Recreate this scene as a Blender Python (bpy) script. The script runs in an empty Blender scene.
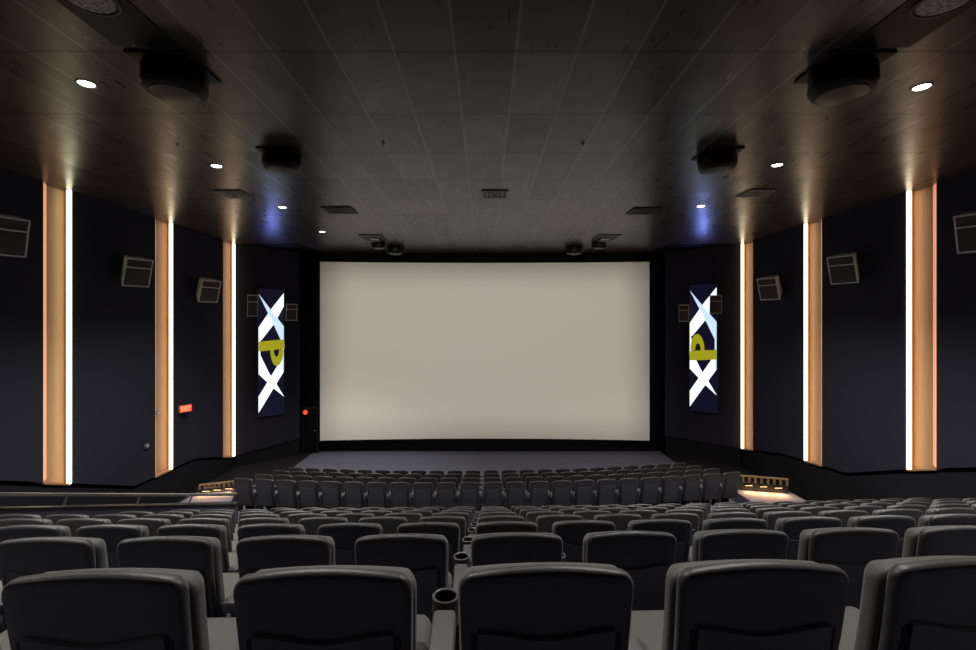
import bpy, bmesh, math, random
from mathutils import Vector, Matrix, Euler
random.seed(7)
PI = math.pi
sc = bpy.context.scene
C = sc.collection
EYE = 5.75                       # eye height above the stage floor (m)
F = 465.0                        # focal length in pixels of a 976 px wide frame
H = EYE + 3.27                   # ceiling height
WL, WR = 10.05, 10.33            # distance of the side walls
Zr = lambda z: EYE + z

# ------------------------------------------------------------------ materials
def mat(name, col, rough=.6, metal=0, emit=None, estr=0, noise=None, nscale=40, bump=0, bscale=200, spec=.5, sheen=0, stretch=None, coat=0):
    m = bpy.data.materials.new(name); m.use_nodes = True
    nt = m.node_tree; N = nt.nodes; L = nt.links
    b = N['Principled BSDF']
    b.inputs['Base Color'].default_value = (*col, 1)
    b.inputs['Roughness'].default_value = rough
    b.inputs['Metallic'].default_value = metal
    b.inputs['Specular IOR Level'].default_value = spec
    if sheen:
        b.inputs['Sheen Weight'].default_value = sheen
        b.inputs['Sheen Roughness'].default_value = .5
    if emit:
        b.inputs['Emission Color'].default_value = (*emit, 1)
        b.inputs['Emission Strength'].default_value = estr
    tc = N.new('ShaderNodeTexCoord')
    src = tc.outputs['Object']
    if stretch:
        mp = N.new('ShaderNodeMapping'); mp.inputs['Scale'].default_value = stretch
        L.new(src, mp.inputs['Vector']); src = mp.outputs['Vector']
    if noise:
        n = N.new('ShaderNodeTexNoise'); n.inputs['Scale'].default_value = nscale; n.inputs['Detail'].default_value = 4
        L.new(src, n.inputs['Vector'])
        r = N.new('ShaderNodeMix'); r.data_type = 'RGBA'
        r.inputs['A'].default_value = (*col, 1); r.inputs['B'].default_value = (*noise, 1)
        mr = N.new('ShaderNodeMapRange'); mr.inputs['From Min'].default_value = .35; mr.inputs['From Max'].default_value = .65
        L.new(n.outputs['Fac'], mr.inputs['Value'])
        L.new(mr.outputs['Result'], r.inputs['Factor']); L.new(r.outputs['Result'], b.inputs['Base Color'])
    if bump:
        n2 = N.new('ShaderNodeTexNoise'); n2.inputs['Scale'].default_value = bscale; n2.inputs['Detail'].default_value = 2
        L.new(src, n2.inputs['Vector'])
        bp = N.new('ShaderNodeBump'); bp.inputs['Strength'].default_value = bump; bp.inputs['Distance'].default_value = .01
        L.new(n2.outputs['Fac'], bp.inputs['Height']); L.new(bp.outputs['Normal'], b.inputs['Normal'])
    return m

M = {}
M['shell'] = mat('seat_shell', (.022, .021, .024), .42, noise=(.029, .028, .031), nscale=8, bump=.15, bscale=300, sheen=.25)
M['panel'] = mat('seat_back_panel', (.060, .061, .070), .38, bump=.1, bscale=300)
M['groove'] = mat('seat_groove', (.004, .004, .005), .7)
M['cushion'] = mat('seat_cushion', (.072, .069, .066), .55, noise=(.086, .083, .08), nscale=60, bump=.3, bscale=400, sheen=.2)
M['arm'] = mat('arm_pad', (.085, .085, .09), .5, bump=.2, bscale=300)
M['black'] = mat('black_plastic', (.012, .012, .013), .4)
M['rim'] = mat('grey_plastic_rim', (.09, .09, .09), .35)
M['carpet'] = mat('carpet', (.125, .13, .175), .95, noise=(.16, .165, .22), nscale=30, bump=.4, bscale=250, spec=.1)
M['fabric'] = mat('wall_fabric', (.027, .028, .044), .9, noise=(.031, .032, .049), nscale=120, bump=.25, bscale=300, spec=.15)
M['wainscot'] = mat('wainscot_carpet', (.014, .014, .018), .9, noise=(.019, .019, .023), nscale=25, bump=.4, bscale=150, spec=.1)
M['flatblack'] = mat('black_drape', (.004, .004, .005), .95, noise=(.006, .006, .007), nscale=6, stretch=(8, 8, .3), spec=.1)
M['wood'] = mat('amber_wood', (.44, .25, .125), .5, noise=(.38, .21, .10), nscale=5, stretch=(6, 6, .25))
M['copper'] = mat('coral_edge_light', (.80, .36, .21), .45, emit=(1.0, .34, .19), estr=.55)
M['screen'] = mat('projection_screen', (.80, .79, .72), .9, bump=.03, bscale=500, spec=.1)
M['metal'] = mat('brushed_rail', (.42, .42, .43), .35, metal=.9)
M['spk'] = mat('speaker_body', (.55, .55, .52), .5, bump=.1, bscale=200)
M['spkframe'] = mat('speaker_frame', (.75, .75, .72), .45)
M['grille'] = mat('speaker_grille', (.05, .05, .053), .6, bump=.8, bscale=90)
M['ceilblack'] = mat('ceiling_black', (.003, .003, .0035), .5, bump=.1, spec=.25)
M['roundgrille'] = mat('round_grille', (.05, .05, .05), .4, noise=(.35, .34, .33), nscale=28, bump=.5, bscale=60)
M['whitetrim'] = mat('white_trim', (.55, .55, .53), .4)
M['lamp'] = mat('downlight_lens', (.8, .8, .75), .3, emit=(1, .93, .82), estr=14)
M['navy'] = mat('navy_sign_face', (.012, .012, .04), .35, emit=(.03, .03, .13), estr=.10)
M['navybox'] = mat('navy_sign_case', (.02, .02, .05), .4)
M['ribbon'] = mat('lit_white_ribbon', (.8, .85, .9), .4, emit=(.80, .92, 1.0), estr=1.3)
M['ribbonb'] = mat('lit_pale_blue_ribbon', (.7, .8, .9), .4, emit=(.58, .78, .95), estr=1.0)
M['olive'] = mat('lit_yellow_letter', (.4, .4, .03), .4, emit=(.42, .40, .015), estr=.75)
M['addedled'] = mat('added_blue_led', (.1, .1, .5), .4, emit=(.10, .14, 1.0), estr=3)
M['red'] = mat('red_sign_glow', (.6, .05, .02), .4, emit=(1.0, .07, .02), estr=1.3)
M['redtxt'] = mat('pale_sign_letter', (.8, .4, .3), .4, emit=(1.0, .30, .12), estr=1.6)
M['gold'] = mat('gold_wood', (.32, .22, .11), .5, noise=(.26, .17, .08), nscale=12)
M['partface'] = mat('partition_cloth', (.10, .103, .15), .8, noise=(.12, .123, .175), nscale=60, bump=.2)
M['led'] = mat('warm_led', (.9, .8, .6), .4, emit=(1.0, .80, .54), estr=4.6)
M['ledg'] = mat('green_white_led', (.9, .9, .6), .4, emit=(.96, .92, .60), estr=4.3)
M['steplamp'] = mat('step_lamp', (.9, .7, .3), .4, emit=(1.0, .62, .25), estr=10)
M['dull'] = mat('grey_fitting', (.20, .20, .20), .5)

def ceiling_material():
    m = bpy.data.materials.new('ceiling_tiles'); m.use_nodes = True
    nt = m.node_tree; N = nt.nodes; L = nt.links; b = N['Principled BSDF']
    tc = N.new('ShaderNodeTexCoord'); sp = N.new('ShaderNodeSeparateXYZ'); L.new(tc.outputs['Object'], sp.inputs[0])
    def math_(op, a, bv=None, c=None):
        n = N.new('ShaderNodeMath'); n.operation = op
        for i, v in enumerate((a, bv, c)):
            if v is None: continue
            if isinstance(v, (int, float)): n.inputs[i].default_value = v
            else: L.new(v, n.inputs[i])
        return n.outputs[0]
    tx = math_('DIVIDE', math_('ADD', sp.outputs['X'], 50 * .73 + .36), .73)
    ty = math_('DIVIDE', math_('ADD', sp.outputs['Y'], 1.64 * 20 - 5.56), 1.64)
    fx, fy = math_('FRACT', tx), math_('FRACT', ty)
    ex = math_('MINIMUM', fx, math_('SUBTRACT', 1, fx)); ey = math_('MINIMUM', fy, math_('SUBTRACT', 1, fy))
    sx = math_('LESS_THAN', ex, .020); sy = math_('LESS_THAN', ey, .012)
    seam = math_('MAXIMUM', sx, sy)
    cell = N.new('ShaderNodeCombineXYZ'); L.new(math_('FLOOR', tx), cell.inputs[0]); L.new(math_('FLOOR', ty), cell.inputs[1])
    wn = N.new('ShaderNodeTexWhiteNoise'); wn.noise_dimensions = '2D'; L.new(cell.outputs[0], wn.inputs['Vector'])
    mp = N.new('ShaderNodeMapping'); mp.inputs['Scale'].default_value = (5, .7, 1); L.new(tc.outputs['Object'], mp.inputs[0])
    ns = N.new('ShaderNodeTexNoise'); ns.inputs['Scale'].default_value = 2.0; ns.inputs['Detail'].default_value = 1.5; L.new(mp.outputs[0], ns.inputs['Vector'])
    g = math_('ADD', math_('MULTIPLY', ns.outputs['Fac'], .5), math_('MULTIPLY', wn.outputs['Value'], .5))
    mx = N.new('ShaderNodeMix'); mx.data_type = 'RGBA'
    mx.inputs['A'].default_value = (.030, .023, .022, 1); mx.inputs['B'].default_value = (.062, .048, .046, 1)
    L.new(g, mx.inputs['Factor'])
    m2 = N.new('ShaderNodeMix'); m2.data_type = 'RGBA'; m2.inputs['B'].default_value = (.17, .155, .155, 1)
    L.new(mx.outputs['Result'], m2.inputs['A']); L.new(math_('MULTIPLY', sx, .75), m2.inputs['Factor'])
    m3 = N.new('ShaderNodeMix'); m3.data_type = 'RGBA'; m3.inputs['B'].default_value = (.012, .011, .011, 1)
    L.new(m2.outputs['Result'], m3.inputs['A']); L.new(math_('MULTIPLY', sy, .5), m3.inputs['Factor'])
    L.new(m3.outputs['Result'], b.inputs['Base Color'])
    rr = math_('ADD', .22, math_('MULTIPLY', ns.outputs['Fac'], .16)); L.new(rr, b.inputs['Roughness'])
    L.new(math_('MULTIPLY', math_('SUBTRACT', 1.0, math_('MULTIPLY', sy, .6)), math_('ADD', .36, math_('MULTIPLY', wn.outputs['Value'], .22))), b.inputs['Specular IOR Level'])
    # each tile sags a little: height field from cell-local coords plus grain
    n3 = N.new('ShaderNodeTexNoise'); n3.inputs['Scale'].default_value = 1.3; n3.inputs['Detail'].default_value = 1
    mp3 = N.new('ShaderNodeMapping'); mp3.inputs['Rotation'].default_value = (0, 0, .5); mp3.inputs['Scale'].default_value = (1.6, 1, 1)
    L.new(tc.outputs['Object'], mp3.inputs[0]); L.new(mp3.outputs[0], n3.inputs['Vector'])
    hx = math_('MULTIPLY', math_('MULTIPLY', ex, math_('SUBTRACT', 1, ex)), .5)
    hh = math_('ADD', hx, math_('MULTIPLY', n3.outputs['Fac'], .9))
    bp = N.new('ShaderNodeBump'); bp.inputs['Strength'].default_value = .35; bp.inputs['Distance'].default_value = .03
    L.new(hh, bp.inputs['Height']); L.new(bp.outputs['Normal'], b.inputs['Normal'])
    return m
M['ceiling'] = ceiling_material()

# ------------------------------------------------------------------ mesh helpers
def obj(name, bm, m, parent=None, smooth=True, angle=40):
    bmesh.ops.recalc_face_normals(bm, faces=bm.faces)
    me = bpy.data.meshes.new(name); bm.to_mesh(me); bm.free()
    ms = m if isinstance(m, (list, tuple)) else [m]
    for x in ms: me.materials.append(x)
    o = bpy.data.objects.new(name, me); C.objects.link(o)
    if parent: o.parent = parent
    if smooth:
        for p in me.polygons: p.use_smooth = True
        me.set_sharp_from_angle(angle=math.radians(angle))
    return o
def tag(o, label=None, cat=None, group=None, kind=None):
    if label: o['label'] = label
    if cat: o['category'] = cat
    if group: o['group'] = group
    if kind: o['kind'] = kind
    return o
def thing(name, label, cat, loc=(0, 0, 0), rz=0, group=None):
    o = bpy.data.objects.new(name, None); C.objects.link(o)
    o.empty_display_size = .1
    o.location = loc; o.rotation_euler = (0, 0, rz)
    return tag(o, label, cat, group)
def copy_tree(o, parent=None):
    c = o.copy(); C.objects.link(c)
    if parent: c.parent = parent
    for ch in list(o.children): copy_tree(ch, c)
    return c
def box(bm, x0, x1, y0, y1, z0, z1, bev=0, mi=0):
    n0 = len(bm.faces)
    t = bmesh.new()
    bmesh.ops.create_cube(t, size=1)
    for v in t.verts:
        v.co = Vector(((x0 + x1) / 2 + v.co.x * (x1 - x0), (y0 + y1) / 2 + v.co.y * (y1 - y0), (z0 + z1) / 2 + v.co.z * (z1 - z0)))
    if bev: bmesh.ops.bevel(t, geom=t.edges[:], offset=bev, segments=2, affect='EDGES', profile=.5)
    merge(bm, t, mi)
    return bm
def merge(bm, t, mi=0):
    vs = [bm.verts.new(v.co) for v in t.verts]; t.verts.index_update()
    for f in t.faces:
        try:
            nf = bm.faces.new([vs[v.index] for v in f.verts]); nf.material_index = mi
        except ValueError: pass
    t.free()
def prism(bm, pts, axis, a, b):
    """polygon pts extruded along axis ('x': pts are (y,z); 'y': (x,z); 'z': (x,y)) from a to b"""
    def P(p, t):
        return {'x': (t, p[0], p[1]), 'y': (p[0], t, p[1]), 'z': (p[0], p[1], t)}[axis]
    A = [bm.verts.new(P(p, a)) for p in pts]; B = [bm.verts.new(P(p, b)) for p in pts]
    bm.faces.new(A); bm.faces.new(B[::-1])
    for i in range(len(pts)):
        j = (i + 1) % len(pts); bm.faces.new([A[i], B[i], B[j], A[j]])
    return bm
def lathe(bm, prof, n=24, c=(0, 0, 0)):
    rings = []
    for r, z in prof:
        if r < 1e-6: rings.append([bm.verts.new((c[0], c[1], c[2] + z))])
        else: rings.append([bm.verts.new((c[0] + r * math.cos(2 * PI * i / n), c[1] + r * math.sin(2 * PI * i / n), c[2] + z)) for i in range(n)])
    for p, q in zip(rings, rings[1:]):
        for i in range(n):
            j = (i + 1) % n
            if len(p) == 1 and len(q) > 1: bm.faces.new([p[0], q[i], q[j]])
            elif len(q) == 1 and len(p) > 1: bm.faces.new([p[i], q[0], p[j]])
            elif len(p) > 1: bm.faces.new([p[i], q[i], q[j], p[j]])
    return bm
def tube(bm, p, q, r, n=12):
    p, q = Vector(p), Vector(q); d = (q - p).normalized()
    u = d.orthogonal().normalized(); w = d.cross(u)
    A = [bm.verts.new(p + r * (math.cos(2 * PI * i / n) * u + math.sin(2 * PI * i / n) * w)) for i in range(n)]
    B = [bm.verts.new(q + r * (math.cos(2 * PI * i / n) * u + math.sin(2 * PI * i / n) * w)) for i in range(n)]
    bm.faces.new(A); bm.faces.new(B[::-1])
    for i in range(n): bm.faces.new([A[i], A[(i + 1) % n], B[(i + 1) % n], B[i]])
    return bm
def NB(): return bmesh.new()
def lin(poly, d):
    if d <= poly[0][0]: return poly[0][1]
    for (a, za), (b, zb) in zip(poly, poly[1:]):
        if d <= b: return za + (zb - za) * (d - a) / (b - a)
    return poly[-1][1]

# ------------------------------------------------------------------ seating plan
PITCH, PHASE = .6, .167
def sag(x): return .028 * x + x * x / 400.0
def sagF(x): return .013 * x * x + .034 * x
D0, DR, S0, SR = 1.27, 1.15, .652, .425     # row 1 distance, row spacing, drop of the first top, drop per row
SEAT_H = 1.05
rows = [(D0 + DR * k, EYE - S0 - SR * k - SEAT_H) for k in range(8)]       # (distance, floor height)
AISLE = rows[-1][1]
frows = [(11.72 + 1.12 * j, Zr(-5.0) - .25 * j) for j in range(4)]
PART_D = 9.05                                # low partition on the left block
PART_X = -4.78

# ------------------------------------------------------------------ floor
def strip(bm, d0, d1, z0, z1, x0, x1, sg, n=28):
    """tread from d0 to d1 at z0 with a riser at d1 down to z1"""
    prev = None
    for i in range(n + 1):
        x = x0 + (x1 - x0) * i / n
        s0 = sg[0](x); s1 = sg[1](x)
        cur = [bm.verts.new((x, d0 + s0, z0)), bm.verts.new((x, d1 + s1, z0)), bm.verts.new((x, d1 + s1, z1))]
        if prev:
            bm.faces.new([prev[0], cur[0], cur[1], prev[1]]); bm.faces.new([prev[1], cur[1], cur[2], prev[2]])
        prev = cur
bm = NB()
XL, XR = -WL - .2, WR + .2
OFF = .33
zero = lambda x: 0.0
strip(bm, -3.2, D0 - OFF, rows[0][1], rows[0][1], XL, XR, (zero, sag))
partf = lambda x: .028 * x
SX0, SX1 = -8.05, 8.55
for k in range(8):
    d, z = rows[k]
    nz = rows[k + 1][1] if k < 7 else AISLE
    x0 = XL if k < 6 else PART_X
    if k == 7:
        strip(bm, d - OFF, frows[0][0] - OFF, z, frows[0][1], x0, SX1, (sag, sagF))
        strip(bm, d - OFF, 12.35, z, 0, SX1, XR, (sag, zero))
    elif k == 6:
        strip(bm, d - OFF, d + DR - OFF, z, nz, PART_X, XR, (sag, sag))
        strip(bm, d - OFF, PART_D + .06, z, AISLE, XL, PART_X, (sag, partf))
    else:
        strip(bm, d - OFF, d + DR - OFF, z, nz, XL, XR, (sag, sag))
strip(bm, PART_D + .06, frows[0][0] - OFF, AISLE, frows[0][1], SX0, PART_X, (partf, sagF))
strip(bm, PART_D + .06, PART_D + .7, AISLE, 0, XL, SX0, (partf, partf))
FX0, FX1 = -6.75, 7.05
def quad(*p): bm.faces.new([bm.verts.new(q) for q in p])
for j in range(4):
    d, z = frows[j]
    nz = frows[j + 1][1] if j < 3 else 0
    dn = d + 1.12 - OFF if j < 3 else 17.0
    if j < 3: strip(bm, d - OFF, dn, z, nz, FX0, FX1, (sagF, sagF))
    for x in (FX0, FX1):
        quad((x, d - OFF + sagF(x), z), (x, dn + sagF(x), z), (x, dn + sagF(x), -.01), (x, d - OFF + sagF(x), -.01))
# side passages: level with the cross aisle, then down to the stage floor
SIDE_D = 13.45
for e, sx in ((FX0, SX0), (FX1, SX1)):
    xa, xb = sorted((e, sx)); za = AISLE - .004
    quad((xa, 11.2, za), (xb, 11.2, za), (xb, SIDE_D, za), (xa, SIDE_D, za))
    quad((xa, SIDE_D, za), (xb, SIDE_D, za), (xb, SIDE_D, -.01), (xa, SIDE_D, -.01))
    quad((e, 11.2, za), (e, SIDE_D, za), (e, SIDE_D, -.01), (e, 11.2, -.01))
    quad((sx, 9.0, za), (sx, SIDE_D, za), (sx, SIDE_D, -.01), (sx, 9.0, -.01))
quad((-7.75, 9.2, 0), (7.95, 9.2, 0), (7.95, 21.8, 0), (-7.75, 21.8, 0))
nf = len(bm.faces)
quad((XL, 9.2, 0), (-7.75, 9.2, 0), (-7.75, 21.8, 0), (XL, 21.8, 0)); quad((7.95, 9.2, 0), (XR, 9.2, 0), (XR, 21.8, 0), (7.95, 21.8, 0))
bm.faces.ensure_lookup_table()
for f in bm.faces[nf:]: f.material_index = 1  # light falloff beside the stage put into a darker side floor colour
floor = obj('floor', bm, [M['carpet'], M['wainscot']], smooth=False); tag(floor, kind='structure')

# ------------------------------------------------------------------ ceiling
bm = NB(); box(bm, XL, XR, -3.2, 21.9, H, H + .12)
tag(obj('ceiling', bm, M['ceiling'], smooth=False), kind='structure')
bm = NB(); prism(bm, [(-WL - .1, 18.78), (-7.5, 18.78), (-7.3, 21.2), (-WL - .1, 21.2)], 'z', H - .03, H)
tag(obj('trim_1', bm, M['ceilblack'], smooth=False), kind='structure')
bm = NB(); prism(bm, [(WR + .1, 18.78), (7.5, 18.78), (7.3, 21.2), (WR + .1, 21.2)], 'z', H - .03, H)
tag(obj('trim_2', bm, M['ceilblack'], smooth=False), kind='structure')

# ------------------------------------------------------------------ side walls with their fabric panels
LB = [(-3.2, Zr(.9)), (4.5, Zr(-1.3)), (9.64, Zr(-3.22)), (13.35, Zr(-4.62)), (16.1, Zr(-4.62)), (18.7, Zr(-5.27)), (21, Zr(-5.2))]
RB = [(-3.2, Zr(1.2)), (4.5, Zr(-1.0)), (9.78, Zr(-2.99)), (11.25, Zr(-3.48)), (13.3, Zr(-4.23)), (14.2, Zr(-4.30)), (16.1, Zr(-4.46)), (18.8, Zr(-4.98)), (21, Zr(-5.0))]
LS = [(6.98, 7.76), (10.58, 11.29), (14.18, 14.94), (17.84, 18.66)]      # light strips, left
RS = [(7.00, 7.78), (10.64, 11.38), (14.26, 15.03), (17.92, 18.72)]      # light strips, right
def side_wall(name, sgn, W, base, strips):
    bm = NB()
    lo, hi = sorted((sgn * (W + .45), sgn * (W + .22)))
    box(bm, lo, hi, -3.2, 18.9, -.3, H + .1, mi=1)
    # wainscot face under the panels
    edges = [-3.2] + [e for s in strips for e in s] + [18.76]
    for i in range(0, len(edges), 2):
        a, b = edges[i], edges[i + 1]
        ds = [a] + [d for d, _ in base if a < d < b] + [b]
        poly = [(d, lin(base, d)) for d in ds] + [(b, H), (a, H)]
        prism(bm, poly, 'x', sgn * W, sgn * (W + .23))
    ds = [d for d, _ in base if d < 18.76] + [18.76]
    poly = [(d, lin(base, d) - .10) for d in ds] + [(18.76, -.2), (-3.2, -.2)]
    n0 = len(bm.faces)
    prism(bm, poly, 'x', sgn * (W + .05), sgn * (W + .23))
    bm.faces.ensure_lookup_table()
    for f in bm.faces[n0:]: f.material_index = 1
    return tag(obj(name, bm, [M['fabric'], M['wainscot']], smooth=False), kind='structure')
side_wall('wall_left', -1, WL, LB, LS)
side_wall('wall_right', 1, WR, RB, RS)

def splay(name, A, B, zA, zB):
    bm = NB()
    A = Vector(A); B = Vector(B); u = (B - A).normalized()
    nrm = Vector((u.y, -u.x)) if u.x * u.y < 0 else Vector((-u.y, u.x))
    if nrm.y > 0: nrm = -nrm            # faces the audience
    def wall(z0a, z0b, z1, off0, off1, mi):
        p = []
        for (q, z) in ((A, z0a), (B, z0b)):
            for off in (off0, off1):
                w = q - nrm * off
                p.append((bm.verts.new((w.x, w.y, z)), bm.verts.new((w.x, w.y, z1))))
        (a0, a1), (b0, b1), (c0, c1), (d0, d1) = p
        for f in ([a0, c0, c1, a1], [b0, b1, d1, d0], [a0, a1, b1, b0], [c0, d0, d1, c1], [a0, b0, d0, c0], [a1, c1, d1, b1]):
            bm.faces.new(f).material_index = mi
    wall(zA, zB, H - .03, 0, .22, 0)
    wall(-.2, -.2, H - .03, .05, .30, 1)
    return tag(obj(name, bm, [M['fabric'], M['wainscot']], smooth=False), kind='structure'), u, nrm
LA, LBp = (-WL, 18.76), (-8.2, 20.6)
RA, RBp = (WR, 18.76), (7.97, 20.6)
_, uL, nL = splay('wall_front_left', LA, LBp, Zr(-5.27), Zr(-5.02))
_, uR, nR = splay('wall_front_right', RA, RBp, Zr(-4.98), Zr(-4.90))
bm = NB(); box(bm, XL, XR, 21.5, 21.9, -.3, H + .1)
tag(obj('wall_front', bm, M['flatblack'], smooth=False), kind='structure')
bm = NB(); box(bm, XL, XR, -3.4, -3.2, Zr(-2.2), H + .1)
tag(obj('wall_back', bm, M['fabric'], smooth=False), kind='structure')

# black masking round the screen
bm = NB()
box(bm, -8.3, 8.1, 21.2, 21.45, Zr(2.86), H - .02)
box(bm, -8.3, 8.1, 21.2, 21.45, 0.0, Zr(-5.16))
tag(obj('trim_3', bm, M['flatblack'], smooth=False), kind='structure')
# the doorway left of the screen
d1 = bpy.data.objects.new('door_1', None); C.objects.link(d1); d1.location = (-7.83, 20.85, 0); tag(d1, kind='structure')
bm = NB(); box(bm, -.30, .30, 0, .05, .02, 2.0, .01); obj('door_leaf', bm, M['flatblack'], d1)
bm = NB(); box(bm, -.38, -.31, -.02, .08, .0, 2.08); box(bm, .31, .36, -.02, .08, .0, 2.08); box(bm, -.31, .31, -.02, .08, 2.01, 2.08)
obj('door_frame', bm, M['black'], d1)
bm = NB(); box(bm, .18, .26, -.03, 0, 1.0, 1.04, .008); obj('door_handle', bm, M['dull'], d1)

# ------------------------------------------------------------------ projection screen (gently curved)
bm = NB()
nx, nz = 40, 12
def scr_y(x): return 21.12 - .38 * (x / 7.4) ** 2
G = []
for i in range(nx + 1):
    x = -7.36 + 14.70 * i / nx
    G.append([bm.verts.new((x, scr_y(x), Zr(-5.16) + (2.82 + 5.16) * j / nz)) for j in range(nz + 1)])
for i in range(nx):
    for j in range(nz): bm.faces.new([G[i][j], G[i + 1][j], G[i + 1][j + 1], G[i][j + 1]])
ext = bmesh.ops.extrude_face_region(bm, geom=bm.faces[:])
for v in [g for g in ext['geom'] if isinstance(g, bmesh.types.BMVert)]: v.co.y += .03
scr = thing('projection_screen', 'huge pale cinema screen on the black front wall', 'screen', (0, 0, 0))
obj('screen_sheet', bm, M['screen'], scr)
bm = NB()
for x in (-7.46, 7.34): box(bm, x, x + .10, 20.72, 20.86, Zr(-5.24), Zr(2.90), .01)
for z in (-5.24, 2.82):
    prev = None
    for i in range(nx):
        xa = -7.36 + 14.70 * i / nx; xb = -7.36 + 14.70 * (i + 1) / nx
        ya, yb = scr_y(xa), scr_y(xb)
        prism(bm, [(xa, ya - .04), (xb, yb - .04), (xb, yb + .08), (xa, ya + .08)], 'z', Zr(z), Zr(z + .08))
obj('screen_frame', bm, M['flatblack'], scr, smooth=False)

# ------------------------------------------------------------------ tall light strips
def light_strip(sgn, W, d0, d1, zb, lab, led):
    zt = H - .005
    t = thing('wall_light', lab, 'light', (sgn * (W + .1), (d0 + d1) / 2, (zb[0] + zb[1]) / 2), 0, 'tall light strips on the side walls')
    ox, oy, oz = t.location
    def loc(bm):
        for v in bm.verts: v.co -= Vector((ox, oy, oz))
        return bm
    bm = NB()
    e = .004
    def zz(d): return zb[0] + (zb[1] - zb[0]) * (d - d0) / (d1 - d0)
    prism(bm, [(d0 + .02, zz(d0 + .02)), (d1 - .002, zz(d1 - .002)), (d1 - .002, zt), (d0 + .02, zt)], 'x', sgn * (W + .17), sgn * (W + .21))
    obj('back_panel', loc(bm), M['wood'], t, smooth=False)
    bm = NB(); box(bm, *sorted((sgn * (W + .002), sgn * (W + .169))), d1 - .0105, d1 - .001, zz(d1), zt); obj('return_panel', loc(bm), M['wood'], t, smooth=False)
    bm = NB()
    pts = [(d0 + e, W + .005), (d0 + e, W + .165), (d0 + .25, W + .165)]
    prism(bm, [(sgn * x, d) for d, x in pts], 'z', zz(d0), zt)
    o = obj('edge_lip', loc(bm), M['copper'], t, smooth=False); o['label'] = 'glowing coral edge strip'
    bm = NB()
    box(bm, *sorted((sgn * (W - .035), sgn * (W + .065))), d1 - .06, d1 - .012, zz(d1), zt, .012)
    o = obj('light_tube', loc(bm), led, t); o['label'] = 'glowing white light bar'
    # bottom sill
    bm = NB()
    prism(bm, [(d0 + e, zz(d0 + e) - .05), (d1 - e, zz(d1 - e) - .05), (d1 - e, zz(d1 - e) - .004), (d0 + e, zz(d0 + e) - .004)], 'x', sgn * (W + .0), sgn * (W + .20))
    obj('sill', loc(bm), M['wood'], t, smooth=False)
    return t
labL = ['glowing amber light strip on left wall beside the sixth row', 'glowing amber light strip nearest the camera on left wall, widest and greenish',
        'middle glowing amber light strip on left wall, beside the small red sign', 'narrow glowing amber light strip at far end of left wall']
labR = ['glowing amber light strip on right wall beside the sixth row', 'glowing amber light strip nearest the camera on right wall, widest',
        'middle glowing amber light strip on right wall', 'narrow glowing amber light strip at far end of right wall']
for i, (a, b) in enumerate(LS): light_strip(-1, WL, a, b, (lin(LB, a), lin(LB, b)), labL[i], M['ledg'] if i == 1 else M['led'])
for i, (a, b) in enumerate(RS): light_strip(1, WR, a, b, (lin(RB, a), lin(RB, b)), labR[i], M['led'])

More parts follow.
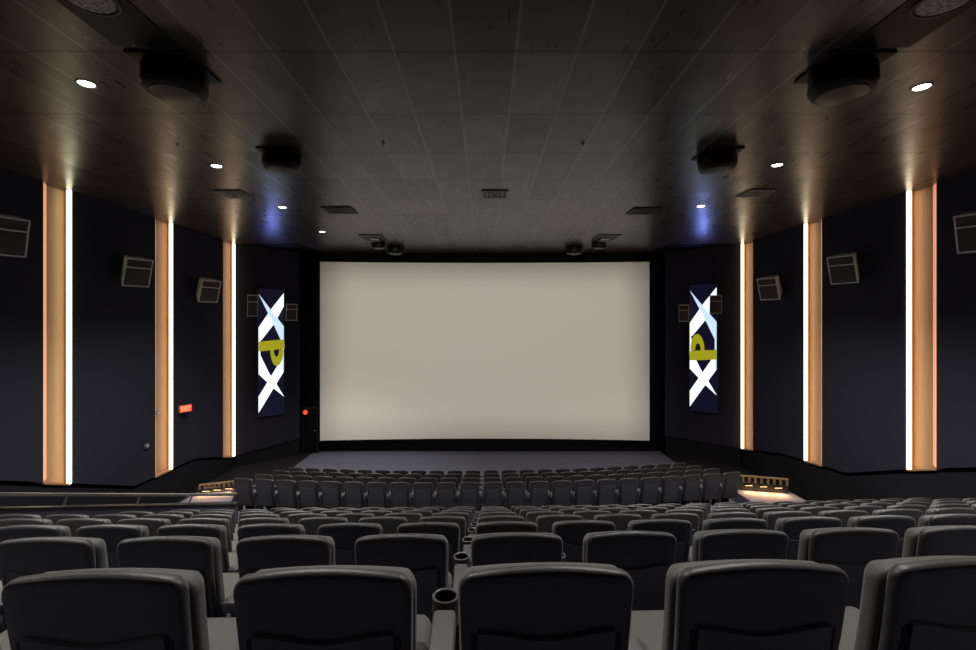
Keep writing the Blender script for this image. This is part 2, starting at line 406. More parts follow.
# ------------------------------------------------------------------ illuminated banner signs with crossed ribbons
def poly_plate(bm, pts, z0, z1, mi=0):
    n0 = len(bm.faces); prism(bm, pts, 'y', z0, z1)
def banner(A, u, nrm, t, L, zc, hgt, w, lab, flip):
    p = Vector(A) + u * (t * L) + nrm * .09
    right = Vector((-nrm.y, nrm.x))      # to the right seen from the audience
    rz = math.atan2(right.y, right.x)
    o = thing('banner_sign', lab, 'sign', (p.x, p.y, zc), rz, 'lit banner signs beside the screen')
    hw, hh = w / 2, hgt / 2
    bm = NB(); box(bm, -hw, hw, -.02, .075, -hh, hh, .01); obj('case', bm, M['navybox'], o)
    bm = NB(); box(bm, -hw + .015, hw - .015, -.035, -.021, -hh + .015, hh - .015); obj('face', bm, M['navy'], o, smooth=False)
    bm = NB(); box(bm, -.12, .12, -.14, -.03, hh + .005, hh + .035, .006); obj('added_uplight_housing', bm, M['black'], o)  # added uplight, made up to give the blue tint on the ceiling
    bm = NB(); box(bm, -.09, .09, -.10, -.04, hh + .0355, hh + .037); obj('added_uplight_lens', bm, M['addedled'], o, smooth=False)
    ld = bpy.data.lights.new('added_blue_uplight', 'SPOT'); ld.energy = 75; ld.color = (.22, .30, 1.0); ld.spot_size = math.radians(84); ld.spot_blend = 1.0; ld.shadow_soft_size = .12
    lo = bpy.data.objects.new('added_blue_uplight', ld); C.objects.link(lo); lo.parent = o; lo.location = (0, -.09, hh + .08); lo.rotation_euler = (PI + math.radians(50), 0, 0)
    X = lambda a: -hw + w * a
    Zz = lambda v: hh - hgt * v
    def plate(name, pts, m, y0):
        bm = NB(); prism(bm, [(X(a), Zz(v)) for a, v in pts], 'y', y0 - .006, y0); return obj(name, bm, m, o, smooth=False)
    # thick strokes behind, tapered blades in front
    plate('thick_ribbon', [(.96, .03), (.96, .135), (.60, .275), (.14, .40), (.03, .42), (.03, .305), (.45, .17)], M['ribbon'], -.037)
    plate('thick_ribbon', [(.96, .53), (.96, .66), (.50, .81), (.03, .965), (.03, .84), (.45, .70)], M['ribbon'], -.037)
    plate('blade_ribbon', [(.03, .045), (.60, .20), (.96, .295), (.96, .66), (.90, .67), (.90, .43), (.62, .30)], M['ribbonb'], -.045)
    plate('blade_ribbon', [(.03, .42), (.09, .42), (.09, .52), (.40, .66), (.70, .76), (.97, .86), (.60, .79), (.03, .665)], M['ribbon'], -.045)
    # the letter: a stem across and a bowl on one side
    def R(pts): return [((1 - a), (1.0 - v) - .0) for a, v in pts] if flip else pts
    cu, cv = .70, .482
    bowl = []
    n = 18
    for i in range(n + 1):
        th = PI * i / n
        bowl.append((cu - .25 * math.cos(th), cv + .128 * math.sin(th)))
    inner = []
    for i in range(n + 1):
        th = PI * (n - i) / n
        inner.append((cu - .02 - .10 * math.cos(th), cv + .055 * math.sin(th)))
    stem = [(.03, .415), (.97, .40), (.99, .475), (.03, .49)]
    plate('letter_stem', R(stem), M['olive'], -.055)
    # bowl built from quads between outer and inner arcs
    bm = NB()
    for i in range(n):
        q = R([bowl[i], bowl[i + 1], inner[n - i - 1], inner[n - i]])
        prism(bm, [(X(a), Zz(v)) for a, v in q], 'y', -.061, -.055)
    obj('letter_bowl', bm, M['olive'], o, smooth=False)
    return o
banner(LA, uL, nL, .515, (Vector(LBp) - Vector(LA)).length, Zr(-1.15), 5.35, 1.10, 'tall lit navy banner with white crossed ribbons left of the screen', False)
banner(RA, uR, nR, .465, (Vector(RBp) - Vector(RA)).length, Zr(-.97), 5.38, 1.12, 'tall lit navy banner with white crossed ribbons right of the screen', True)

# ------------------------------------------------------------------ wall speakers
def make_speaker():
    o = thing('wall_speaker', 'x', 'speaker')
    bm = NB()                     # cabinet: front at -y, narrower behind, slanted underside
    F_ = [(-.33, -.40), (.33, -.40), (.33, .40), (-.33, .40)]; B_ = [(-.22, -.26), (.22, -.26), (.22, .36), (-.22, .36)]
    a = [bm.verts.new((x, -.18, z)) for x, z in F_]; b = [bm.verts.new((x, .24, z)) for x, z in B_]
    bm.faces.new(a); bm.faces.new(b[::-1])
    for i in range(4): bm.faces.new([a[i], b[i], b[(i + 1) % 4], a[(i + 1) % 4]])
    bmesh.ops.bevel(bm, geom=bm.edges[:], offset=.012, segments=2, affect='EDGES')
    obj('cabinet', bm, M['spk'], o)
    bm = NB(); box(bm, -.29, .29, -.215, -.182, -.36, .12, .012); obj('woofer_grille', bm, M['grille'], o)
    bm = NB()
    pts = [(-.29, .36), (.29, .36), (.29, .16), (-.29, .16)]
    ins = [(-.15, .30), (.15, .30), (.15, .22), (-.15, .22)]
    a = [bm.verts.new((x, -.21, z)) for x, z in pts]; b = [bm.verts.new((x, -.183, z)) for x, z in ins]
    for i in range(4): bm.faces.new([a[i], a[(i + 1) % 4], b[(i + 1) % 4], b[i]])
    bm.faces.new(b)
    obj('horn', bm, M['grille'], o)
    bm = NB(); box(bm, -.325, .325, -.20, -.181, -.395, -.365); box(bm, -.325, -.295, -.20, -.181, -.395, .395); box(bm, .295, .325, -.20, -.181, -.395, .395); box(bm, -.325, .325, -.20, -.181, .365, .395); box(bm, -.295, .295, -.20, -.181, .125, .155)
    obj('front_frame', bm, M['spkframe'], o)
    bm = NB(); tube(bm, (0, .22, .05), (0, .52, .16), .03); box(bm, -.09, .09, .50, .54, .05, .27, .01); obj('bracket', bm, M['black'], o)
    return o
spk0 = make_speaker(); used = [False]
def speaker(x, y, z, yaw, pitch, lab, s=1.0, roll=0):
    o = spk0 if not used[0] else copy_tree(spk0)
    used[0] = True
    o.location = (x, y, z); o.rotation_euler = Euler((pitch, roll, yaw), 'XYZ'); o.scale = s if isinstance(s, tuple) else (s, s, s)
    tag(o, lab, 'speaker', 'surround speakers on the walls'); return o
for sgn, W, side in ((-1, WL, 'left'), (1, WR, 'right')):
    yaw = sgn * -math.radians(62)   # front turned from facing -y towards the hall centre
    yaw = math.radians(58) if sgn < 0 else -math.radians(58)
    x = sgn * (W - .34)
    dz = 0 if sgn < 0 else .08
    speaker(x, 9.38, Zr(1.83 + dz), yaw, math.radians(20), 'grey wall speaker at the %s edge of the photo, cut by the frame' % side)
    speaker(x, 12.9, Zr(1.50 + dz), yaw, math.radians(20), 'grey wall speaker between nearest and middle light strips on %s wall' % side)
    speaker(x, 16.25, Zr(1.23 + dz), yaw, math.radians(20), 'grey wall speaker between middle and farthest light strips on %s wall' % side)
def on_splay(A, u, nrm, L, t, off): 
    p = Vector(A) + u * (t * L) + nrm * off; return p.x, p.y
LL, RL = (Vector(LBp) - Vector(LA)).length, (Vector(RBp) - Vector(RA)).length
x, y = on_splay(LA, uL, nL, LL, .18, .42); speaker(x, y, Zr(.80), math.radians(35), math.radians(8), 'grey speaker at the left edge of the left lit banner', (.60, .9, 1.1))
x, y = on_splay(LA, uL, nL, LL, .78, .42); speaker(x, y, Zr(.56), math.radians(35), math.radians(8), 'dark speaker on wall between the left lit banner and the screen', (.68, .8, .9))
x, y = on_splay(RA, uR, nR, RL, .29, .42); speaker(x, y, Zr(.85), -math.radians(20), math.radians(8), 'grey speaker overlapping right edge of the right lit banner', (.68, .85, .95))
x, y = on_splay(RA, uR, nR, RL, .70, .42); speaker(x, y, Zr(.52), -math.radians(20), math.radians(8), 'dark speaker on wall between the right lit banner and the screen', (.62, .8, .9))

# ------------------------------------------------------------------ ceiling speakers, vents, downlights
def make_dome():
    o = thing('ceiling_speaker', 'x', 'speaker')
    bm = NB(); box(bm, -.38, .38, -.36, .36, -.035, -.002, .008); obj('mounting_plate', bm, M['ceilblack'], o)
    bm = NB(); lathe(bm, [(0, -.036), (.30, -.036), (.36, -.08), (.37, -.27), (.345, -.33), (.31, -.35), (0, -.352)], 32); obj('body', bm, M['ceilblack'], o)
    bm = NB(); lathe(bm, [(0, -.353), (.28, -.353), (.27, -.368), (.12, -.395), (0, -.40)], 32); obj('cone_grille', bm, M['black'], o)
    for s in (-1, 1):
        bm = NB(); box(bm, s * .39 - .015, s * .39 + .015, -.05, .05, -.24, -.036, .004); obj('yoke_arm', bm, M['black'], o)
    return o
dome0 = make_dome(); first = True
for d, xl, xr, s, lab in ((5.88, -3.92, 4.52, 1.0, 'large black ceiling speaker nearest the camera, %s side'), (8.85, -3.86, 4.42, .92, 'black ceiling speaker second from the camera, %s side'),
                     (18.35, -4.2, 4.5, .7, 'small black ceiling speaker above the screen, farther from centre, %s side'), (19.3, -3.72, 3.70, .9, 'black ceiling speaker above the screen, nearer to centre, %s side')):
    for x, side in ((xl, 'left'), (xr, 'right')):
        o = dome0 if first else copy_tree(dome0); first = False
        o.location = (x, d, H); o.scale = (s, s, s); tag(o, lab % side, 'speaker', 'black ceiling speakers')
def make_hatch():
    o = thing('ceiling_panel', 'x', 'ceiling panel')
    bm = NB(); box(bm, -.36, .36, -.80, .80, -.012, -.001); obj('panel', bm, M['ceilblack'], o, smooth=False)
    bm = NB(); lathe(bm, [(0, -.0125), (.27, -.0125), (.27, -.03), (.25, -.034), (.235, -.02), (0, -.02)], 32); k = obj('rim', bm, M['black'], o)
    bm = NB(); lathe(bm, [(0, -.0205), (.225, -.0205), (.215, -.032), (0, -.04)], 32); k = obj('round_grille', bm, M['roundgrille'], o); k['label'] = 'round grey grille'
    return o
h0 = make_hatch(); h0.location = (-3.95, 4.62, H); tag(h0, 'black ceiling panel with round grille at top left of the photo', 'ceiling panel', 'black ceiling panels')
h1 = copy_tree(h0); h1.location = (4.62, 4.66, H); tag(h1, 'black ceiling panel with round grille at top right of the photo', 'ceiling panel', 'black ceiling panels')
def make_spot():
    o = thing('ceiling_spotlight', 'x', 'light')
    bm = NB(); box(bm, -.42, .42, -.55, .55, -.02, -.001); obj('black_tray', bm, M['ceilblack'], o, smooth=False)
    bm = NB(); box(bm, -.20, .20, .15, .45, -.10, -.021, .01); k = obj('lamp_head', bm, M['black'], o)
    bm = NB(); box(bm, -.16, .16, .12, .149, -.085, -.03, .004); k = obj('lamp_lens', bm, M['whitetrim'], o)
    return o
s0 = make_spot(); s0.location = (-4.15, 17.3, H); tag(s0, 'black recessed tray with pale lens in ceiling before screen, left side', 'light', 'recessed trays')
s1 = copy_tree(s0); s1.location = (4.5, 17.3, H); tag(s1, 'black recessed tray with pale lens in ceiling before screen, right side', 'light', 'recessed trays')
def make_vent(dark):
    o = thing('ceiling_vent', 'x', 'vent')
    bm = NB(); box(bm, -.33, .33, -.33, .33, -.014, -.001); obj('backing', bm, M['ceilblack'], o, smooth=False)
    bm = NB()
    for a, b in ((.33, .27), (.22, .17), (.12, .07)):
        for (x0, x1, y0, y1) in ((-a, a, -a, -b), (-a, a, b, a), (-a, -b, -b, b), (b, a, -b, b)): box(bm, x0, x1, y0, y1, -.03, -.0145)
    obj('louvre_rings', bm, M['ceilblack'] if dark else M['dull'], o, smooth=False)
    return o
v0 = make_vent(False); v0.location = (-6.25, 11.6, H); tag(v0, 'square ringed ceiling vent near left wall', 'vent', 'ceiling vents')
for x, d, lab in ((6.72, 11.5, 'square ringed ceiling vent near right wall'), (.24, 11.6, 'square ringed ceiling vent at centre of ceiling')):
    v = copy_tree(v0); v.location = (x, d, H); tag(v, lab, 'vent', 'ceiling vents')
w0 = make_vent(True); w0.location = (-4.12, 13.2, H); w0.scale = (1.25, 1.1, 1); tag(w0, 'black ceiling vent left of centre, beyond the ringed vents', 'vent', 'black ceiling vents')
w1 = copy_tree(w0); w1.location = (4.55, 13.3, H); tag(w1, 'black ceiling vent right of centre, beyond the ringed vents', 'vent', 'black ceiling vents')
def make_down():
    o = thing('downlight', 'x', 'light')
    bm = NB(); lathe(bm, [(.093, -.001), (.125, -.001), (.125, -.010), (.115, -.014), (.10, -.008), (.093, -.001)], 28); obj('trim_ring', bm, M['dull'], o)
    bm = NB(); lathe(bm, [(0, -.002), (.092, -.002), (.085, -.008), (0, -.012)], 28); obj('lens', bm, M['lamp'], o)
    return o
dl0 = make_down(); first = True
DL = [(6.3, -5.40, 'bright round downlight nearest the camera, left side of ceiling'), (9.56, -5.52, 'bright round downlight second from camera, left side of ceiling'),
      (12.9, -5.62, 'small bright downlight third from camera, left side of ceiling'), (16.3, -5.70, 'tiny bright downlight nearest the screen, left side of ceiling'),
      (6.39, 6.0, 'bright round downlight nearest the camera, right side of ceiling'), (9.5, 5.97, 'bright round downlight second from camera, right side of ceiling'),
      (12.8, 5.94, 'small bright downlight third from camera, right side of ceiling')]
DL += [(3.3, x, 'assumed round downlight out of the frame above the third row, ' + p) for x, p in ((-5.4, 'far left'), (-1.75, 'left of centre'), (1.95, 'right of centre'), (6.0, 'far right'))]  # row assumed out of view, put in to light the near seat tops
DL += [(-.9, x, 'round downlight out of the frame behind the camera, ' + p) for x, p in ((-5.4, 'left'), (6.0, 'right'))]
for d, x, lab in DL:
    o = dl0 if first else copy_tree(dl0)
    o.location = (x, d, H); tag(o, lab, 'light', 'ceiling downlights')
    first = False
    for ch in list(o.children):
        if ch.type == 'LIGHT': bpy.data.objects.remove(ch)
    ld = bpy.data.lights.new('downlight_beam', 'SPOT'); ld.energy = 900 if d > 4 else 480 if d > 0 else 330; ld.spot_size = math.radians(118 if d < 15 else 80); ld.spot_blend = .7; ld.shadow_soft_size = .09; ld.color = (1, .95, .89)
    lo = bpy.data.objects.new('downlight_beam', ld); C.objects.link(lo); lo.parent = o; lo.location = (0, 0, -.06)
def sprinkler(x, d, lab):
    o = thing('sprinkler', lab, 'sprinkler', (x, d, H), 0, 'ceiling sprinklers')
    bm = NB(); lathe(bm, [(0, -.001), (.04, -.001), (.04, -.006), (.012, -.01), (.012, -.035), (0, -.035)], 16); obj('stem', bm, M['dull'], o)
    bm = NB(); lathe(bm, [(0, -.036), (.03, -.038), (.03, -.043), (0, -.043)], 16); obj('deflector', bm, M['dull'], o)
sprinkler(-1.83, 8.35, 'tiny ceiling sprinkler left of centre'); sprinkler(1.76, 8.35, 'tiny ceiling sprinkler right of centre')
sprinkler(-5.55, 8.4, 'tiny ceiling sprinkler near the left downlights'); sprinkler(5.35, 8.4, 'tiny ceiling sprinkler near the right downlights')
sprinkler(-5.3, 18.9, 'tiny ceiling sprinkler above the left end of the screen'); sprinkler(5.25, 18.9, 'tiny ceiling sprinkler above the right end of the screen')

# ------------------------------------------------------------------ small wall fittings
FONT = {'E': ['111', '100', '110', '100', '111'], 'X': ['101', '101', '010', '101', '101'], 'I': ['111', '010', '010', '010', '111'], 'T': ['111', '010', '010', '010', '010']}
ex = thing('exit_sign', 'small glowing red sign on left wall beside the middle light strip', 'sign', (-WL + .14, 15.38, Zr(-2.76)), math.radians(66))
ex.scale = (.76, .76, .80)
bm = NB(); box(bm, -.27, .27, -.03, .06, -.15, .15, .012); obj('housing', bm, M['dull'], ex)
bm = NB(); box(bm, -.25, .25, -.04, -.0305, -.13, .13); obj('lit_face', bm, M['red'], ex, smooth=False)
bm = NB()
for i, ch in enumerate('EXIT'):
    for r, line in enumerate(FONT[ch]):
        for c, v in enumerate(line):
            if v == '1': box(bm, -.20 + i * .105 + c * .027, -.20 + i * .105 + c * .027 + .027, -.044, -.0405, .085 - (r + 1) * .034, .085 - r * .034)
obj('lettering', bm, M['redtxt'], ex, smooth=False)
rl = thing('indicator_lamp', 'small round red lamp above the dark doorway left of screen', 'lamp', (-8.02, 20.78, Zr(-3.90)))
bm = NB(); box(bm, -.12, .12, .0, .07, -.12, .12, .02); obj('backplate', bm, M['black'], rl)
bm = NB(); bmesh.ops.create_uvsphere(bm, u_segments=20, v_segments=12, radius=.10)
for v in bm.verts: v.co.y = v.co.y * .5 - .03
obj('lens', bm, M['red'], rl)
def sensor(x, y, z, lab):
    o = thing('wall_sensor', lab, 'sensor', (x, y, z), PI / 2)
    bm = NB(); box(bm, -.07, .07, -.04, .02, -.06, .06, .012); obj('body', bm, M['dull'], o)
    bm = NB(); lathe(bm, [(0, 0), (.035, 0), (.03, .03), (0, .045)], 14)
    for v in bm.verts: v.co = Vector((v.co.x, -.041 - v.co.z, v.co.y))
    obj('lens', bm, M['whitetrim'], o)
sensor(-WL - .14, 14.42, Zr(-2.72), 'small pale sensor on the middle left light strip')
sensor(-WL + .03, 13.75, Zr(-3.58), 'small grey sensor on left wall panel before the middle light strip')

# ------------------------------------------------------------------ partition and handrail on the left
PL = [((-4.85, 9.10), Zr(-3.48), AISLE + .004), ((-5.75, 8.92), Zr(-3.43), rows[6][1] + .004), ((-6.30, 6.30), Zr(-2.465), rows[5][1] + .2), ((-8.3, 1.5), Zr(-.67), rows[0][1] - .1)]
def ribbon(bm, off, half, h0, h1, from_base=False, c=None):
    rings = []
    for i, ((x, y), zt, zb) in enumerate(PL):
        p = Vector((x, y))
        t = Vector((0, 0))
        if i: t += (p - Vector(PL[i - 1][0])).normalized()
        if i < len(PL) - 1: t += (Vector(PL[i + 1][0]) - p).normalized()
        t.normalize(); n = Vector((-t.y, t.x))
        lo = zb if from_base else zt + h0
        rings.append([bm.verts.new((p.x + n.x * s * half - c[0], p.y + n.y * s * half - c[1], z - c[2])) for s, z in ((-1, lo), (1, lo), (1, zt + h1), (-1, zt + h1))])
    for a, b in zip(rings, rings[1:]):
        for j in range(4): bm.faces.new([a[j], a[(j + 1) % 4], b[(j + 1) % 4], b[j]])
    bm.faces.new(rings[0]); bm.faces.new(rings[-1][::-1]); return bm
pc = (-5.75, 8.92, AISLE)
pt = thing('low_partition', 'low dark blue partition wall in front of the left seating block', 'partition', pc)
obj('panel', ribbon(NB(), 0, .05, 0, -.045, True, pc), M['partface'], pt, smooth=False)
obj('cap', ribbon(NB(), 0, .075, -.044, 0, False, pc), M['black'], pt, smooth=False)
hr = thing('handrail', 'grey metal handrail on short posts above the low left partition', 'rail', (pc[0], pc[1], Zr(-3.43)))
hc = (pc[0], pc[1], Zr(-3.43))
obj('top_rail', ribbon(NB(), 0, .035, .15, .192, False, hc), M['metal'], hr, smooth=False)
for seg, f in ((0, .08), (0, .9), (1, .36), (1, .79), (2, .1), (2, .4), (2, .7)):
    (a, za, _), (b, zb_, _) = PL[seg], PL[seg + 1]
    p = Vector(a).lerp(Vector(b), f); z = za + (zb_ - za) * f; t = (Vector(b) - Vector(a)).normalized() * .03
    bm = NB(); tube(bm, (p.x + t.x - hc[0], p.y + t.y - hc[1], z + .001 - hc[2]), (p.x - t.x - hc[0], p.y - t.y - hc[1], z + .152 - hc[2]), .015, 10); obj('post', bm, M['metal'], hr)

# ------------------------------------------------------------------ guard rails with wooden pickets beside the front block
def guard(xa, ya, za, xb, yb, zb, side, hs):
    """slatted guard from the outer end (a) to the end beside the front row (b)"""
    o = thing('guard_rail', 'low dark guard with gold slats beside the %s end of the front seating block' % side, 'rail', ((xa + xb) / 2, (ya + yb) / 2, (za + zb) / 2))
    c = o.location.copy(); A = Vector((xa, ya, za)) - c; B = Vector((xb, yb, zb)) - c
    def sl(bm, h0, h1, th):
        n = Vector((-(B - A).y, (B - A).x, 0)).normalized() * th
        vs = [bm.verts.new(p + s * n + Vector((0, 0, h))) for p in (A, B) for s in (-1, 1) for h in (h0, h1)]
        for f in ((0, 1, 5, 4), (2, 6, 7, 3), (0, 2, 3, 1), (4, 5, 7, 6), (1, 3, 7, 5), (0, 4, 6, 2)): bm.faces.new([vs[i] for i in f])
        return bm
    obj('top_rail', sl(NB(), hs[2], hs[2] + .035, .035), M['gold'], o, smooth=False)
    obj('panel', sl(NB(), .02, hs[0], .03), M['black'], o, smooth=False)
    for i in range(9):
        p = A.lerp(B, .02 + .96 * i / 8)
        bm = NB(); box(bm, p.x - .028, p.x + .028, p.y - .02, p.y + .02, p.z + hs[0] + .001, p.z + hs[2] - .001); obj('slat', bm, M['gold'], o, smooth=False)
    # warm step lamp on the audience side
    ld = bpy.data.lights.new('step_beam', 'SPOT'); ld.energy = 30; ld.spot_size = math.radians(160); ld.spot_blend = .5; ld.color = (1, .52, .18); ld.shadow_soft_size = .10
    for f in (.22, .5, .78):
        m = A.lerp(B, f); h = hs[1]
        bm = NB(); box(bm, m.x - .12, m.x + .12, m.y - .11, m.y - .035, m.z + h + .006, m.z + h + .035, .004); obj('lamp_housing', bm, M['black'], o)
        bm = NB(); box(bm, m.x - .10, m.x + .10, m.y - .10, m.y - .045, m.z + h, m.z + h + .005); k = obj('step_lamp', bm, M['steplamp'], o, smooth=False); k['label'] = 'warm glowing step lamp'
        lo = bpy.data.objects.new('step_beam', ld); C.objects.link(lo); lo.parent = o; lo.location = m + Vector((0, -.17, h - .01)); lo.rotation_euler = (-.35, 0, 0)
    return o
guard(8.42, 12.92, AISLE, 7.13, 13.22, AISLE + .02, 'right', (.21, .15, .37))
guard(-7.95, 12.92, AISLE - .0, -6.95, 13.16, AISLE + .04, 'left', (.10, .06, .21))

# ------------------------------------------------------------------ the cinema seat
def prof(z): 
    s = min(z / SEAT_H, 1.0)
    return .16 * (1 - s) ** 1.2 + .012 * math.sin(s * 5.0)
def slab(hw0, hw1, z0, z1, rt, rb, arch, tf, tr, re, yoff, pf=prof, waist=0):
    bm = NB()
    es = [0, .06, .22, .5, 1.0]
    us = [(-1 + e * re / hw1) for e in es] + [-.72, -.45, -.15, .15, .45, .72] + [(1 - e * re / hw1) for e in es[::-1]]
    Hh = z1 - z0
    zs = [z0 + e * max(re, rb) for e in es] + [z0 + Hh * a for a in (.3, .45, .6, .72)] + [z1 - max(re, rt) * e for e in (1.25, 1.0, .75, .5, .3, .15, .05, 0)]
    zs = sorted(set(round(z, 5) for z in zs))
    def hw(z):
        a = (z - z0) / Hh
        w = hw0 + (hw1 - hw0) * a - waist * math.sin(PI * a)
        if z > z1 - rt: q = z - (z1 - rt); w -= rt - math.sqrt(max(rt * rt - q * q, 0))
        if z < z0 + rb: q = z0 + rb - z; w -= rb - math.sqrt(max(rb * rb - q * q, 0))
        return w
    def th(e): return 1.0 if e >= re else math.sqrt(max(1 - (1 - e / re) ** 2, 0))
    Fr, Bk = [], []
    for z in zs:
        w = hw(z); rf, rb_ = [], []
        for u in us:
            x = u * w
            e = min((1 - abs(u)) * w if w > 0 else 0, z1 - z, z - z0)
            if abs(u) > .999 or z >= z1 - 1e-6 or z <= z0 + 1e-6: e = 0
            s = th(max(e, 0))
            zz = z - arch * u * u * ((z - z0) / Hh) ** 3
            y = pf(zz) + yoff
            rb_.append((x, y - tr * s, zz)); rf.append((x, y + tf * s * (1 - .12 * u * u * 0), zz))
        Fr.append(rf); Bk.append(rb_)
    def grid(G):
        V = [[bm.verts.new(p) for p in r] for r in G]
        for i in range(len(V) - 1):
            for j in range(len(us) - 1): bm.faces.new([V[i][j], V[i][j + 1], V[i + 1][j + 1], V[i + 1][j]])
    grid(Fr); grid([r[::-1] for r in Bk])
    bmesh.ops.remove_doubles(bm, verts=bm.verts, dist=.0004)
    return bm
def make_seat():
    o = thing('cinema_seat', 'x', 'seat')
    obj('back_shell', slab(.222, .240, .30, 1.05, .048, .03, .016, .020, .022, .020, 0), M['shell'], o, angle=60)
    obj('back_cushion', slab(.230, .243, .34, 1.022, .055, .04, .012, .055, .022, .028, .045), M['cushion'], o, angle=60)
    # lower rear panel with a dipping top edge
    bm = NB(); n = 20; hwp = .186; zt0 = .868
    def top(u): return zt0 - .020 * math.cos(u * PI * 1.0) * .5 - .010 + .006 * abs(u)
    prev = None
    zr = [.34, .5, .62, .74, .82]
    cols = []
    for i in range(n + 1):
        u = -1 + 2 * i / n; x = u * hwp
        zl = zr + [top(u)]
        cols.append([((x, prof(z) - .0225 - .010, z)) for z in zl] + [(x, prof(zl[-1]) - .015, zl[-1] + .005)])
    V = [[bm.verts.new(p) for p in c] for c in cols]
    for i in range(n):
        for j in range(len(V[0]) - 1): bm.faces.new([V[i][j], V[i + 1][j], V[i + 1][j + 1], V[i][j + 1]])
    for c in (0, n):      # side walls of the proud panel
        x = cols[c][0][0]
        w = [bm.verts.new((x, p[1] + .013, p[2])) for p in cols[c][:-1]]
        for j in range(len(w) - 1): bm.faces.new([V[c][j], V[c][j + 1], w[j + 1], w[j]])
    obj('rear_panel', bm, M['panel'], o, angle=35)
    for s in (-1, 1):
        bm = NB(); rows_ = []
        for z in (.36, .5, .62, .74, .82, .862):
            rows_.append([bm.verts.new((s * xx, prof(z) - .0242, z)) for xx in (.189, .204)] + [bm.verts.new((s * xx, prof(z) - .018, z)) for xx in (.204, .189)])
        for a, b in zip(rows_, rows_[1:]):
            for j in range(4): bm.faces.new([a[j], a[(j + 1) % 4], b[(j + 1) % 4], b[j]])
        bm.faces.new(rows_[0]); bm.faces.new(rows_[-1][::-1])
        obj('rear_groove', bm, M['groove'], o, smooth=False)
    # seat cushion
    sb = slab(.235, .240, 0, .50, .06, .05, .0, .075, .075, .06, 0, pf=lambda z: 0)
    for v in sb.verts: x, y, z = v.co; v.co = (x, .17 + z, .455 + y * .9 + .012 * math.sin(z * 6))
    obj('seat_cushion', sb, M['cushion'], o, angle=60)
    bm = NB(); box(bm, -.20, .20, .20, .56, .30, .387, .012); box(bm, -.08, .08, .22, .46, .0, .30, .012); box(bm, -.20, .20, .20, .48, .0, .02, .005)
    obj('pedestal', bm, M['black'], o)
    # armrest on the left side
    arm = make_arm(-.30); arm.parent = o
    return o
def make_arm(x):
    bm = NB()
    box(bm, x - .041, x + .041, .03, .41, .62, .682, .016)
    a = obj('armrest', bm, M['arm'])
    bm = NB(); box(bm, x - .028, x + .028, .10, .42, .02, .619, .01); obj('arm_support', bm, M['shell'], a)
    cx = (x, .466, .045)
    bm = NB(); lathe(bm, [(.040, .648), (.050, .646), (.051, .60), (.048, .55), (.0, .548)], 24, cx)
    lathe(bm, [(.040, .648), (.039, .58), (0, .578)], 24, cx)
    obj('cup_holder', bm, M['black'], a)
    bm = NB(); lathe(bm, [(.0405, .6495), (.046, .6535), (.0505, .6495)], 24, cx); obj('cup_rim', bm, M['rim'], a)
    return a
seat0 = make_seat(); seat_used = False
def ordinal(n):
    ones = ['', 'first', 'second', 'third', 'fourth', 'fifth', 'sixth', 'seventh', 'eighth', 'ninth', 'tenth', 'eleventh', 'twelfth', 'thirteenth', 'fourteenth', 'fifteenth', 'sixteenth', 'seventeenth', 'eighteenth', 'nineteenth', 'twentieth']
    if n <= 20: return ones[n]
    if n < 30: return 'twenty-' + ones[n - 20]
    return 'thirtieth' if n == 30 else 'thirty-' + ones[n - 30]
def put_seat(x, y, z, rz, lab, group):
    global seat_used
    o = seat0 if not seat_used else copy_tree(seat0)
    seat_used = True
    o.location = (x, y, z); o.rotation_euler = (0, 0, rz); tag(o, lab, 'seat', group); return o
rowname = ['row nearest the camera', 'second row from the camera', 'third row from the camera', 'fourth row from the camera', 'fifth row from the camera', 'sixth row from the camera', 'seventh row from the camera', 'eighth row from the camera']
for k, (d, z) in enumerate(rows):
    xs = []
    for i in range(-20, 21):
        x = PHASE + i * PITCH
        dd = d + sag(x)
        px = 485 + F * x / dd
        if not (-.62 * PITCH * F / dd < px < 976 + .62 * PITCH * F / dd): continue
        if abs(x) > 9.6: continue
        pd = d + .65
        if k >= 7 and x < PART_X + .38: continue
        if k < 7:
            if pd >= 6.3: lx = -5.75 - (8.92 - pd) * (.55 / 2.62)
            else: lx = -6.30 - (6.3 - pd) * (2.0 / 4.8)
            if x < lx + .42: continue
        xs.append(x)
    for n, x in enumerate(xs):
        frm = 'the left partition' if k >= 4 else 'the left edge'
        put_seat(x, d + sag(x), z, math.atan(.028 + x / 200.0), 'dark padded cinema seat, %s, %s from %s' % (rowname[k], ordinal(n + 1), frm), 'stadium seats, ' + rowname[k])
    # the rows run on a little past the frame on both sides
    for side, x0, st in (('right', xs[-1], PITCH), ('left', xs[0], -PITCH)):
        for n in range(1, 4):
            x = x0 + st * n
            if k > 4 or abs(x) > 9.3: continue
            if side == 'left' and (k > 3 or x < -6.0): continue
            put_seat(x, d + sag(x), z, math.atan(.028 + x / 200.0), 'dark padded cinema seat, %s, %s beyond the %s edge' % (rowname[k], ordinal(n), side), 'stadium seats, ' + rowname[k])
fname = ['rearmost row', 'second row', 'third row', 'row nearest the screen']
for j, (d, z) in enumerate(frows):
    for i in range(23):
        x = .2 + (i - 11) * .588; y = d + sagF(x); a = math.atan(.026 * x + .034)
        put_seat(x, y, z, a, 'dark cinema seat in front block below aisle, %s, %s from left' % (fname[j], ordinal(i + 1)), 'front block seats, ' + fname[j])

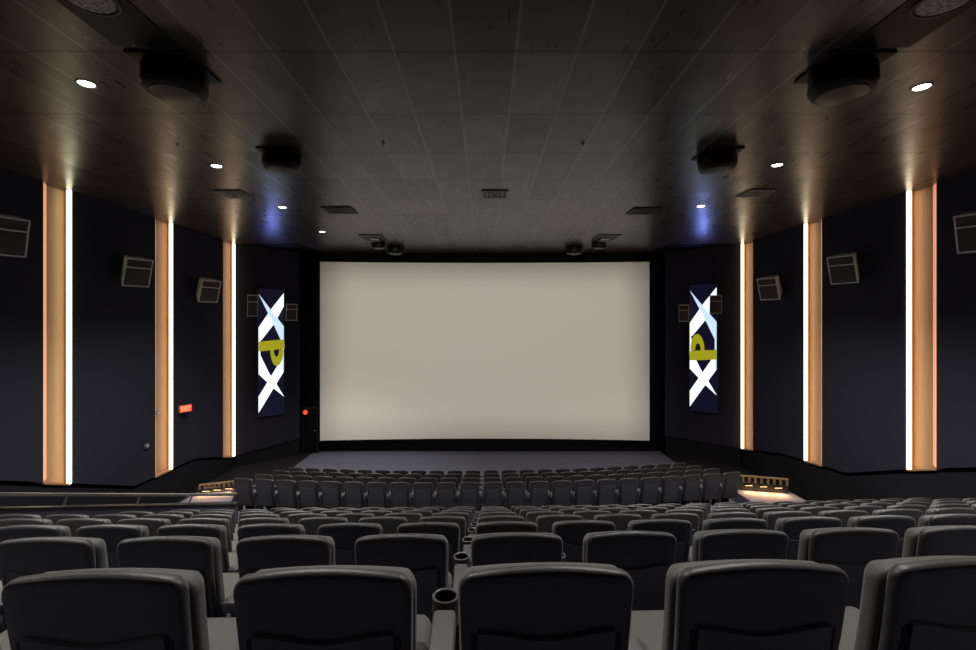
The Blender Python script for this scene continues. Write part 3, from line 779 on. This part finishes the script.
# ------------------------------------------------------------------ unseen projector added at the rear to light the screen (through its rectangular gate)
pj = thing('projector', 'added unseen projector under the ceiling at the back, lighting the screen', 'projector', (0, -2.3, Zr(2.15)))
bm = NB()
GW, GH, GD = .34, .185, .60           # gate half sizes at distance GD from the lamp
tilt = math.atan2(-(2.15 + 1.17), 23.4)
hx = GD * 7.45 / 23.4; hz = GD * 4.02 / 23.4
def wallbox(bm):
    box(bm, -.4, -hx, GD, GD + .01, -.3, .3); box(bm, hx, .4, GD, GD + .01, -.3, .3)
    box(bm, -hx, hx, GD, GD + .01, hz, .3); box(bm, -hx, hx, GD, GD + .01, -.3, -hz)
    box(bm, -.41, -.40, -.3, GD + .01, -.3, .3); box(bm, .40, .41, -.3, GD + .01, -.3, .3)
    box(bm, -.41, .41, -.3, GD + .01, .3, .31); box(bm, -.41, .41, -.3, GD + .01, -.31, -.3); box(bm, -.41, .41, -.31, -.3, -.31, .31)
wallbox(bm)
k = obj('housing', bm, M['black'], pj, smooth=False); k.rotation_euler = (tilt, 0, 0)
bm = NB(); tube(bm, (-.2, 0, .32), (-.2, 0, 1.115), .025); tube(bm, (.2, 0, .32), (.2, 0, 1.115), .025); obj('hanger', bm, M['metal'], pj)
ld = bpy.data.lights.new('added_projector_lamp', 'SPOT'); ld.energy = 9600; ld.spot_size = math.radians(60); ld.spot_blend = .3; ld.shadow_soft_size = .034; ld.color = (1, .97, .88)
lo = bpy.data.objects.new('added_projector_lamp', ld); C.objects.link(lo); lo.parent = pj; lo.rotation_euler = (PI / 2 + tilt, 0, 0)

# ------------------------------------------------------------------ world, camera, view
w = bpy.data.worlds.new('World'); sc.world = w; w.use_nodes = True
w.node_tree.nodes['Background'].inputs[0].default_value = (.01, .01, .012, 1)
cd = bpy.data.cameras.new('Camera'); cam = bpy.data.objects.new('Camera', cd); C.objects.link(cam)
cam.location = (0, 0, EYE); cam.rotation_euler = (PI / 2, 0, 0)
cd.sensor_width = 36; cd.lens = F * 36 / 976; cd.shift_x = 3 / 976; cd.clip_start = .05; cd.clip_end = 100
sc.camera = cam
vs = sc.view_settings
vs.view_transform = 'Standard'; vs.look = 'None'; vs.gamma = 1; vs.use_curve_mapping = False; vs.exposure = 0.0
cy = sc.cycles
cy.use_denoising = True; cy.max_bounces = 8; cy.diffuse_bounces = 5; cy.glossy_bounces = 3; cy.sample_clamp_indirect = 6
